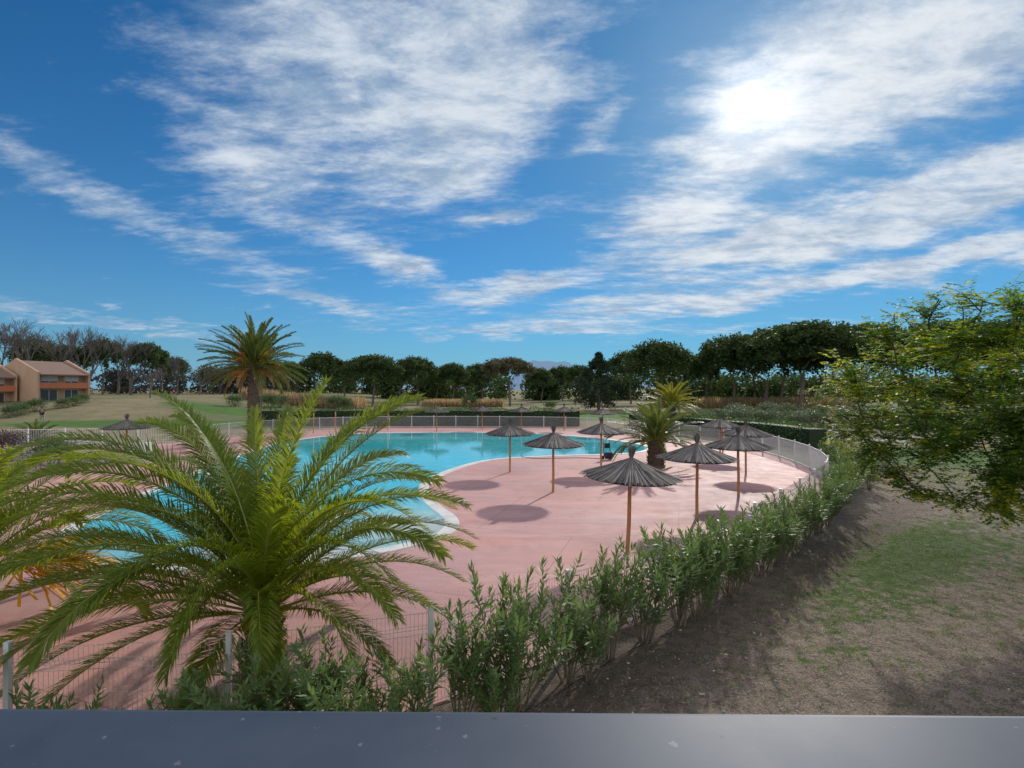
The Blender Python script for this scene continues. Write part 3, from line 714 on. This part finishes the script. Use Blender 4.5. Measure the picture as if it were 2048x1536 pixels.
# ------------------------------------------------------------ bushes / hedges
def bushv(seed,mat,nm,r=(1.3,1.2,1.1),n=1500,size=.16):
    rng=np.random.default_rng(seed); root=empty(nm); ms=MB()
    for k in range(9):
        a=k*.7; ms.tube([(0,0,0),(math.cos(a)*.3*r[0],math.sin(a)*.3*r[1],r[2]*.7),(math.cos(a)*.6*r[0],math.sin(a)*.6*r[1],r[2]*1.4)],[.03,.02,.01],4)
    ms.obj('stem',M_olestem,root); mc=MB()
    for k in range(16):
        a=k*2.4; q=math.sqrt((k+.5)/16)*.75; zz=r[2]*(.75+.7*math.sqrt(1-q*q)*rng.uniform(.7,1.1))
        mc.quads(cloud(rng,n//16,(math.cos(a)*q*r[0],math.sin(a)*q*r[1],zz),(r[0]*.42,r[1]*.42,r[2]*.45),size,(.3,1.1),.3,.4))
    mc.quads(cloud(rng,n//3,(0,0,r[2]*.6),(r[0]*.9,r[1]*.9,r[2]*.6),size,(.6,1.05),.3,.4))
    mc.obj('foliage',mat,root); return root
b1=bushv(1,M_greybush,'bush'); b2=bushv(2,M_bush,'bush'); b3=bushv(3,M_purple,'bush',n=2600,size=.1); b4=bushv(4,M_bush,'bush',n=2600,size=.12)
R=random.Random(31); f1=f2=True
for i in range(48):
    a=1400+i*10+R.uniform(-6,6); d=R.uniform(56,68) if i%2 else R.uniform(51,58); x=(a-1024)/1024*d; s=R.uniform(.9,1.35); z=0
    if i%3:
        if f1: place(b1,(x,d,z),0,s); tag(b1,'grey green rounded bush beyond the pool fence','bush','bushes beyond the fence'); f1=False
        else: copy_thing(b1,(x,d,z),R.uniform(0,6),s)
    else:
        if f2: place(b2,(x,d,z),0,s); tag(b2,'green rounded bush beyond the pool fence','bush','bushes beyond the fence'); f2=False
        else: copy_thing(b2,(x,d,z),R.uniform(0,6),s)
for a,d,s in ((540,100,1.6),(560,104,1.5),(670,108,1.7),(690,110,1.5),(940,112,1.7),(1100,100,1.2),(470,95,1.3),(40,72,1.0),(20,70,1.0),(125,78,.9),(148,80,.9),(165,83,.9),(70,75,1.1),(1780,47,.8),(1860,48,.9),(1930,46,1),(2010,50,1.1),(1700,27,.42),(1735,26,.45),(1770,28,.5)):
    x=(a-1024)/1024*d; copy_thing(b2,(x,d,gz(x,d)-.2 if d>40 else 0),R.uniform(0,6),s,label='dark green bush on the golf course rough')
place(b3,(-29.5,29.5,-.1),0,1.1); tag(b3,'purple brown leafless looking bush by the fence','bush')
place(b4,(-24.6,27.5,0),0,.9); tag(b4,'leafy green shrub beside a white wall','bush')
def hedge(name,pts,w,h,mat,label,seed,dens=150,size=.15):
    rng=np.random.default_rng(seed); mb=MB(); P=[Vector((*p,0)) for p in pts]
    for a,b in zip(P,P[1:]):
        L=(b-a).length; t=(b-a).normalized(); nrm=Vector((-t.y,t.x,0)); n=int(L*dens)
        u=rng.uniform(0,L,n); face=rng.integers(0,3,n); v=rng.uniform(-.5,.5,n)*w; z=rng.uniform(.05,1,n)*h
        v=np.where(face==0,-w/2+rng.normal(size=n)*.06,np.where(face==1,w/2+rng.normal(size=n)*.06,v)); z=np.where(face==2,h+rng.normal(size=n)*.07,z)
        z=z*(1+.06*np.sin(u*1.3)+.04*np.sin(u*3.1))
        C=np.array(a)[None]+u[:,None]*np.array(t)[None]+v[:,None]*np.array(nrm)[None]; C[:,2]=z
        q=cloud(rng,n,(0,0,0),(0,0,0),size,(.5,1),.3,.5)+C[:,None,:]; mb.quads(q)
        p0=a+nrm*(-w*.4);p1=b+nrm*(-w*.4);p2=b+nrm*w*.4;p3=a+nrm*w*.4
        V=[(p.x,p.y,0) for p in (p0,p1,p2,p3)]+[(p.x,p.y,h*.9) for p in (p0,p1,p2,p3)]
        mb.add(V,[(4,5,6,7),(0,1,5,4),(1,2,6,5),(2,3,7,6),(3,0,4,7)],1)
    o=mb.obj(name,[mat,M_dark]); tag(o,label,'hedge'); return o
hedge('clipped_hedge',[(-31,61),(-20,61.5),(-8,61.5),(8,61)],1.4,2.0,M_hedge,'long clipped dark green hedge behind the far fence',1,140,.2)
hedge('clipped_hedge',[(13.5,57),(18,49),(21,41),(21.5,36)],1.6,1.75,M_hedge,'clipped bright green hedge curving outside the pool fence',2,220,.16)

wf=empty('rail_fence'); tag(wf,'weathered wooden post and rail fence beside the path','fence')
wpts=[(23.5,43),(26.0,41.3),(28.5,39.8),(31,38.4),(33.6,37.1),(36.4,35.9),(39.1,34.8)]
for i,(x,y) in enumerate(wpts):
    mb=MB(); mb.tube([(0,0,0),(0,0,1.25)],.08,8); mb.obj('post',M_fwood,wf,(x,y,0),True)
    if i<len(wpts)-1:
        x2,y2=wpts[i+1]
        for z in (.6,1.1):
            mb=MB(); mb.tube([(0,0,0),(x2-x,y2-y,0)],.06,8); mb.obj('rail',M_fwood,wf,(x,y,z),True)
R=random.Random(5); rng=np.random.default_rng(5); st=empty('slender_tree'); ms=MB()
tr=[(Vector((0,0,0)),.07),(Vector((.05,0,1.2)),.055),(Vector((0,.05,2.2)),.04)]; ms.tube([p for p,r in tr],[r for p,r in tr],6)
T=[(R.gauss(0,.9),R.gauss(0,.9),3.6+R.gauss(0,.8)) for k in range(60)]; en=grow(ms,T,tr,R,.008); ms.obj('trunk',M_bark,st)
mc=MB()
for p,d in en: mc.quads(cloud(rng,16,tuple(p),(.28,.28,.22),.13,(.2,1.1),0,.5))
mc.obj('crown',leafmat('slender_leaf',(.15,.15,.07),(.24,.21,.10),.3),st); place(st,(23.3,36,0),0,1.05); tag(st,'slender young tree with thin brownish green crown','tree')

lw=empty('low_wall'); mb=MB(); mb.box(0,7.5,0,.35,0,.62); mb.box(7.5,7.9,-.6,.35,0,1.2); mb.obj('wall',M_white,lw)
mb=MB(); mb.box(-.05,7.46,-.05,.40,.623,.68); mb.obj('coping',M_coping,lw)
mb=MB()
for k in range(56): mb.box(.05+k*.133,.075+k*.133,.15,.18,.683,1.25)
mb.box(0,7.45,.145,.185,1.252,1.30); mb.obj('railing',M_fence,lw)
place(lw,(-29.6,30.2,0),rad(4)); tag(lw,'low white rendered wall carrying a pale metal railing','wall')

# ------------------------------------------------------------ houses
M_peach=surf('peach_render',(.52,.34,.22),(.46,.30,.20),.85,.6); M_orange=surf('orange_panel',(.52,.17,.08),(.45,.15,.07),.7,2)
M_glass=surf('window_glass',(.05,.06,.07),None,.1,3,spec=.8,bump=0); M_shut=surf('white_shutter',(.75,.75,.73),None,.6,3)
def rooftile():
    m,nt,out=newmat('roof_tile'); N=NT(nt); P=N.coord(); w=N.n('ShaderNodeTexWave'); nt.links.new(P,w.inputs[0]); w.inputs['Scale'].default_value=1.6; w.inputs['Distortion'].default_value=.4
    col=N.mix(w.outputs['Fac'],(.18,.12,.095),(.30,.20,.15)); nt.links.new(N.princ(col,.85,0,.2),out.inputs[0]); return m
M_roof=rooftile()
def house():
    root=empty('terraced_house'); W=7.4;D=11;h=4.7;rz=7.0
    mb=MB(); mb.box(.3,W-.3,1.4,D,0,h)
    for x0 in (0,W-.3):
        V=[];pr=[(-.2,0),(D,0),(D,h+1.1),(D*.62,rz+.35),(-.2,h+.25)]
        for x in (x0,x0+.3): V+=[(x,y,z) for y,z in pr]
        n=5; mb.add(V,[tuple(range(n)),tuple(range(n,2*n))]+[(i,(i+1)%n,(i+1)%n+n,i+n) for i in range(n)])
    mb.obj('wall',M_peach,root)
    mb=MB(); V=[];pr=[(-.5,h-.1),(D*.62,rz),(D+.3,h+.6),(D+.3,h+.45),(D*.62,rz-.2),(-.5,h-.3)]
    for x in (.303,W-.303): V+=[(x,y,z) for y,z in pr]
    mb.add(V,[(i,(i+1)%6,(i+1)%6+6,i+6) for i in range(6)]); mb.obj('roof',M_roof,root)
    mb=MB(); mb.box(.303,W-.303,-.3,1.397,2.25,2.45); mb.box(.303,W-.303,-.3,-.15,2.453,3.2); mb.obj('balcony',M_orange,root)
    for (x0,x1,z0,z1) in ((1.0,3.4,2.55,4.4),(4.3,6.4,2.55,4.4),(1.0,3.4,.1,2.1),(4.3,6.4,.1,2.1)):
        wn=empty('window',(0,0,0)); wn.parent=root
        mb=MB(); mb.box(x0+.08,x1-.08,1.33,1.37,z0+.08,z1-.08); mb.obj('pane',M_glass,wn)
        mb=MB()
        for a,b,c,d in ((x0,x1,z0,z0+.08),(x0,x1,z1-.08,z1),(x0,x0+.08,z0+.083,z1-.083),(x1-.08,x1,z0+.083,z1-.083),((x0+x1)/2-.04,(x0+x1)/2+.04,z0+.083,z1-.083)): mb.box(a,b,1.30,1.397,c,d)
        if z0>2: mb.box(x0+.1,x1-.1,1.26,1.297,z1-.95,z1-.1)
        mb.obj('frame',M_shut,wn)
    return root
h1=house(); tag(h1,'two storey peach house with brown tiled roof and orange balcony','house','terraced houses beside the golf course')
def hplace(x,y,first=False):
    z=gz(x-5,y+3)-.2
    if first: place(h1,(x,y,z),rad(66))
    else: copy_thing(h1,(x,y,z),rad(66),1)
hplace(-77.5,83.5,True); hplace(-85.5,78.5); hplace(-93.5,73.5)

# ------------------------------------------------------------ pool cleaner trolley
pc=empty('pool_cleaner'); dkp=surf('cleaner_plastic',(.03,.035,.05),None,.4,5); blu=surf('cleaner_blue',(.05,.12,.35),None,.4,5)
mb=MB(); mb.tube([(-.2,0,.16),(.2,0,.16)],.13,12); mb.box(-.22,.22,-.16,.16,.16,.36); mb.box(-.16,.16,-.12,.12,.362,.42,1); mb.obj('body',[dkp,blu],pc)
mb=MB(); mb.tube([(-.2,.2,.1),(-.2,.26,1.0),(.2,.26,1.0),(.2,.2,.1)],.018,8); mb.tube([(-.2,.24,.7),(.2,.24,.7)],.015,8); mb.box(-.14,.14,.17,.25,.62,.9); mb.obj('handle',dkp,pc)
for x in (-.25,.25):
    mb=MB(); mb.tube([(x-.03,.2,.1),(x+.03,.2,.1)],.1,14); mb.obj('wheel',M_hose,pc)
place(pc,(6.0,31.8,.03),.3,1.1); tag(pc,'dark robotic pool cleaner on a wheeled trolley at the poolside','pool cleaner')
mb=MB(); mb.tube(spline([(5.7,31.9,.05),(4.5,32.4,.05),(3,32.3,.05),(1.5,32.2,.05),(.6,32.9,.06)],False,5),.018,5); o=mb.obj('pool_hose',M_hose); tag(o,'black cable trailing from the pool cleaner over the deck','hose')

# ------------------------------------------------------------ golfers
M_skin=surf('skin',(.5,.3,.22),None,.6,5,bump=0); M_jk=surf('dark_jacket',(.02,.022,.035),None,.8,9); M_tr=surf('light_trousers',(.35,.33,.30),None,.8,9); M_red=surf('red_jacket',(.25,.04,.04),None,.8,9); M_hair=surf('hair',(.04,.03,.02),None,.8,20)
def skinobj(name,verts,edges,radii,mat,parent):
    me=bpy.data.meshes.new(name); me.from_pydata(verts,edges,[]); me.materials.append(mat); o=bpy.data.objects.new(name,me); COL.objects.link(o); o.parent=parent
    o.modifiers.new('s','SKIN')
    if len(me.skin_vertices):
        for i,r in enumerate(radii): me.skin_vertices[0].data[i].radius=(r,r)
        me.skin_vertices[0].data[0].use_root=True
    m=o.modifiers.new('u','SUBSURF'); m.levels=1; m.render_levels=2; return o
def person(jm,bend=.25):
    root=empty('person'); b=bend
    V=[(0,0,.92),(0,-.04-b*.1,1.15),(0,-.06-b*.35,1.38),(0,-.08-b*.5,1.50),(0,-.11-b*.55,1.62),(0,-.12-b*.55,1.72),
       (.17,-.06-b*.38,1.40),(.20,-.14-b*.5,1.12),(.08,-.30-b*.6,.92),(.03,-.34-b*.6,.86),(-.17,-.06-b*.38,1.40),(-.20,-.14-b*.5,1.12),(-.05,-.30-b*.6,.92),(-.01,-.34-b*.6,.86),
       (.10,0,.88),(.13,-.05,.50),(.15,.02,.09),(.16,-.12,.04),(-.10,0,.88),(-.13,-.05,.50),(-.15,.02,.09),(-.16,-.12,.04)]
    E=[(0,1),(1,2),(2,3),(3,4),(4,5),(2,6),(6,7),(7,8),(8,9),(2,10),(10,11),(11,12),(12,13),(0,14),(14,15),(15,16),(16,17),(0,18),(18,19),(19,20),(20,21)]
    r=[.13,.13,.14,.055,.09,.08,.06,.045,.035,.03,.06,.045,.035,.03,.085,.06,.04,.035,.085,.06,.04,.035]
    skinobj('body',V,E,r,M_skin,root)
    i=[0,1,2,6,7,8,10,11,12]; mp={k:n for n,k in enumerate(i)}
    skinobj('jacket',[V[k] for k in i],[(mp[a],mp[c]) for a,c in E if a in mp and c in mp],[r[k]+.022 for k in i],jm,root)
    i=[0,14,15,16,18,19,20]; mp={k:n for n,k in enumerate(i)}
    skinobj('trousers',[V[k] for k in i],[(mp[a],mp[c]) for a,c in E if a in mp and c in mp],[r[k]+.02 for k in i],M_tr,root)
    mb=MB(); c=Vector(V[5])+Vector((0,.015,.0)); VV=[];F=[]
    for j in range(5):
        ph=math.pi/2*j/4
        for k in range(10):
            a=2*math.pi*k/10; VV.append((c.x+math.cos(a)*math.cos(ph)*.10,c.y+math.sin(a)*math.cos(ph)*.105,c.z+.0+math.sin(ph)*.10))
    for j in range(4):
        for k in range(10): F.append((j*10+k,j*10+(k+1)%10,(j+1)*10+(k+1)%10,(j+1)*10+k))
    mb.add(VV,F); mb.obj('hair',M_hair,root)
    return root
pr=person(M_jk,.5); gx,gy=-60.5,66; place(pr,(gx,gy,gz(gx,gy)),.6); tag(pr,'person in dark jacket bending forward over a golf ball','person')
mb=MB(); mb.tube([(0,0,.92),(.02,-.55,.05)],.012,5); mb.box(-.02,.08,-.62,-.54,.01,.06); gc=mb.obj('golf_club',dkp); place(gc,(gx+.2,gy-.55,gz(gx,gy)),.6); tag(gc,'thin golf club held by the bending golfer','golf club')
for gx,gy,mt,lb in ((-65,95,M_jk,'distant person in dark clothing on the fairway'),(-63.5,96,M_red,'distant person in red jacket on the fairway')):
    q=person(mt,.1); place(q,(gx,gy,gz(gx,gy)),1); tag(q,lb,'person')
fl=empty('golf_flag'); mb=MB(); mb.tube([(0,0,0),(0,0,2.2)],.02,6); mb.obj('pole',M_shut,fl); mb=MB(); mb.add([(0,0,1.8),(.55,.05,1.85),(.5,0,2.15),(0,0,2.2)],[(0,1,2,3)]); mb.obj('flag',M_orange,fl)
place(fl,(-8.6,100,0)); tag(fl,'orange golf flag on a thin pole on the green','flag')

# ------------------------------------------------------------ world
w=bpy.data.worlds.new("World"); SC.world=w; w.use_nodes=True; nt=w.node_tree; nt.nodes.clear(); N=NT(nt)
out=N.n('ShaderNodeOutputWorld'); bg=N.n('ShaderNodeBackground'); bg.inputs[1].default_value=.10; nt.links.new(bg.outputs[0],out.inputs[0])
sky=N.n('ShaderNodeTexSky',sky_type='NISHITA'); sky.sun_disc=False; sky.sun_elevation=rad(SUN_EL); sky.sun_rotation=rad(SUN_AZ); sky.air_density=1.0; sky.dust_density=.2; sky.ozone_density=2.5
G=N.coord('Generated'); sp=N.n('ShaderNodeSeparateXYZ'); nt.links.new(G,sp.inputs[0]); X,Y,Z=sp.outputs
az=N.m('MULTIPLY',N.m('ARCTAN2',X,Y),57.2958); el=N.m('MULTIPLY',N.m('ARCSINE',Z),57.2958)
zz=N.m('ADD',N.m('MAXIMUM',Z,0),.13)
cp=N.n('ShaderNodeCombineXYZ'); nt.links.new(N.m('DIVIDE',X,zz),cp.inputs[0]); nt.links.new(N.m('DIVIDE',Y,zz),cp.inputs[1]); PL=cp.outputs[0]
ca=N.n('ShaderNodeCombineXYZ'); nt.links.new(az,ca.inputs[0]); nt.links.new(el,ca.inputs[1])
wn=N.n('ShaderNodeTexNoise'); nt.links.new(PL,wn.inputs['Vector']); wn.inputs['Scale'].default_value=1.7; wn.inputs['Detail'].default_value=6; wn.inputs['Roughness'].default_value=.64
ws=N.n('ShaderNodeVectorMath',operation='SUBTRACT'); nt.links.new(wn.outputs['Color'],ws.inputs[0]); ws.inputs[1].default_value=(.5,.5,.5)
wm=N.n('ShaderNodeVectorMath',operation='MULTIPLY'); nt.links.new(ws.outputs[0],wm.inputs[0]); wm.inputs[1].default_value=(14,6.5,0)
wa=N.n('ShaderNodeVectorMath',operation='ADD'); nt.links.new(ca.outputs[0],wa.inputs[0]); nt.links.new(wm.outputs[0],wa.inputs[1]); UV=wa.outputs[0]
blobs=[(-17,30,17,8.5,-15,.9),(-27,21,11,5,-30,.7),(-1,33,9,8,20,.95),(-14,40,22,8,0,.4),(-9,22,8,4,20,.45),
 (-39,16.5,12,2.0,-24,.7),(-26,12,8,1.6,-25,.4),(27,27,14,6,32,1.15),(42,27,12,5.5,10,1.1),
 (28,14.5,17,2.3,9,1.15),(17,17.5,8,1.9,6,.9),(42,16.5,11,2.6,8,1.0),(22,9.3,22,1.3,5,1.1),(-13,13.6,5.5,1.5,-22,1.0),(-1.3,18.4,4,.9,5,.9),
 (10,27.5,1.6,3.0,-30,.6),(-38,6,15,.6,-5,.65),(-20,8.8,7,.8,-6,.7),(0,11.3,10,1.3,12,1.0),(44,11,9,1.4,6,.95),(8,6.4,28,.8,0,.65)]
acc=None
for u,v,ru,rv,an,am in blobs:
    b=N.m('MULTIPLY',N.blob(UV,u,v,ru,rv,an),am); acc=b if acc is None else N.m('ADD',acc,b)
f1=N.noise(N.mapping(PL,rot=(0,0,rad(35)),sc=(1,3.0,1)),1.9,9,.64); f2=N.noise(N.mapping(PL,rot=(0,0,rad(35)),sc=(1,1.7,1)),6.5,7,.70)
fb=N.m('ADD',N.m('MULTIPLY',f1,.62),N.m('MULTIPLY',f2,.38))
den=N.m('ADD',N.m('MULTIPLY',N.m('MINIMUM',acc,1.15),.82),N.m('MULTIPLY',N.m('SUBTRACT',fb,.5),2.3))
dens=N.m('POWER',N.ramp(den,.16,1.02),1.0)
sd=(math.sin(rad(SUN_AZ))*math.cos(rad(SUN_EL)),math.cos(rad(SUN_AZ))*math.cos(rad(SUN_EL)),math.sin(rad(SUN_EL)))
dp=N.n('ShaderNodeVectorMath',operation='DOT_PRODUCT'); nt.links.new(G,dp.inputs[0]); dp.inputs[1].default_value=sd
dd=N.m('MAXIMUM',dp.outputs['Value'],0)
g1=N.m('POWER',dd,12); g2=N.m('POWER',dd,70); g3=N.m('POWER',dd,500)
skc=N.mix(1.0,sky.outputs[0],(.16,.60,.92),'MULTIPLY')
hzf=N.m('MULTIPLY',N.m('EXPONENT',N.m('MULTIPLY',N.m('MAXIMUM',el,0),-.13)),.8)
skc=N.mix(hzf,skc,(2.4,4.1,5.8))
skc=N.mix(N.m('MULTIPLY',g1,.75),skc,(1.1,2.6,4.6))
shade=N.ramp(N.m('ADD',N.m('MULTIPLY',N.noise(N.mapping(PL,rot=(0,0,rad(20)),sc=(1,1.6,1)),3.0,7,.66,.3),.8),N.m('MULTIPLY',f2,.2)),.38,.61)
cc=N.mix(shade,(2.9,4.1,5.7),(6.9,7.6,8.4))
cc=N.mix(N.m('MULTIPLY',N.blob(UV,24,15.2,7,.9,4),.75),cc,(2.2,3.3,4.8))
lowc=N.ramp(el,20,6)
cc=N.mix(N.m('MULTIPLY',lowc,.2),cc,(5.0,5.9,7.0))
cc=N.mix(N.m('MULTIPLY',N.m('MULTIPLY',g1,N.m('ADD',.4,N.m('MULTIPLY',shade,.6))),.8,clamp=True),cc,(8.3,8.6,8.9))
col=N.mix(N.m('MULTIPLY',dens,.96),skc,cc)
gl=N.m('ADD',N.m('MULTIPLY',g2,N.m('ADD',.5,N.m('MULTIPLY',f2,1.6))),N.m('MULTIPLY',g3,3.0))
gc_=N.n('ShaderNodeVectorMath',operation='SCALE'); gc_.inputs[0].default_value=(1,.99,.97); nt.links.new(gl,gc_.inputs['Scale'])
fin=N.n('ShaderNodeVectorMath',operation='ADD'); nt.links.new(col,fin.inputs[0]); nt.links.new(gc_.outputs[0],fin.inputs[1])
back_fill=N.m('MAXIMUM',N.ramp(Y,-.05,-.6),N.ramp(Z,.74,.95))  # bright out-of-view sky added behind and overhead to fill camera-facing surfaces
fin2=N.mix(N.m('MULTIPLY',back_fill,.9),fin.outputs[0],(10.5,10.8,11.3))
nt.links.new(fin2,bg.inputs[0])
# sun
sl=bpy.data.lights.new('sun','SUN'); sl.energy=3.3; sl.angle=rad(1.2); sl.color=(1,.94,.86)
so=bpy.data.objects.new('sun',sl); COL.objects.link(so); so.rotation_mode='QUATERNION'; so.rotation_quaternion=Vector(sd).to_track_quat('Z','Y'); so.location=(20,40,40)
# camera
cam=bpy.data.cameras.new('camera'); cam.lens=18; cam.sensor_width=36; cam.clip_end=20000; cam.clip_start=.05
co=bpy.data.objects.new('camera',cam); COL.objects.link(co); co.location=(0,0,H); co.rotation_euler=(rad(90.56),0,0); SC.camera=co
SC.view_settings.view_transform='Standard'; SC.view_settings.look='None'; SC.view_settings.exposure=0
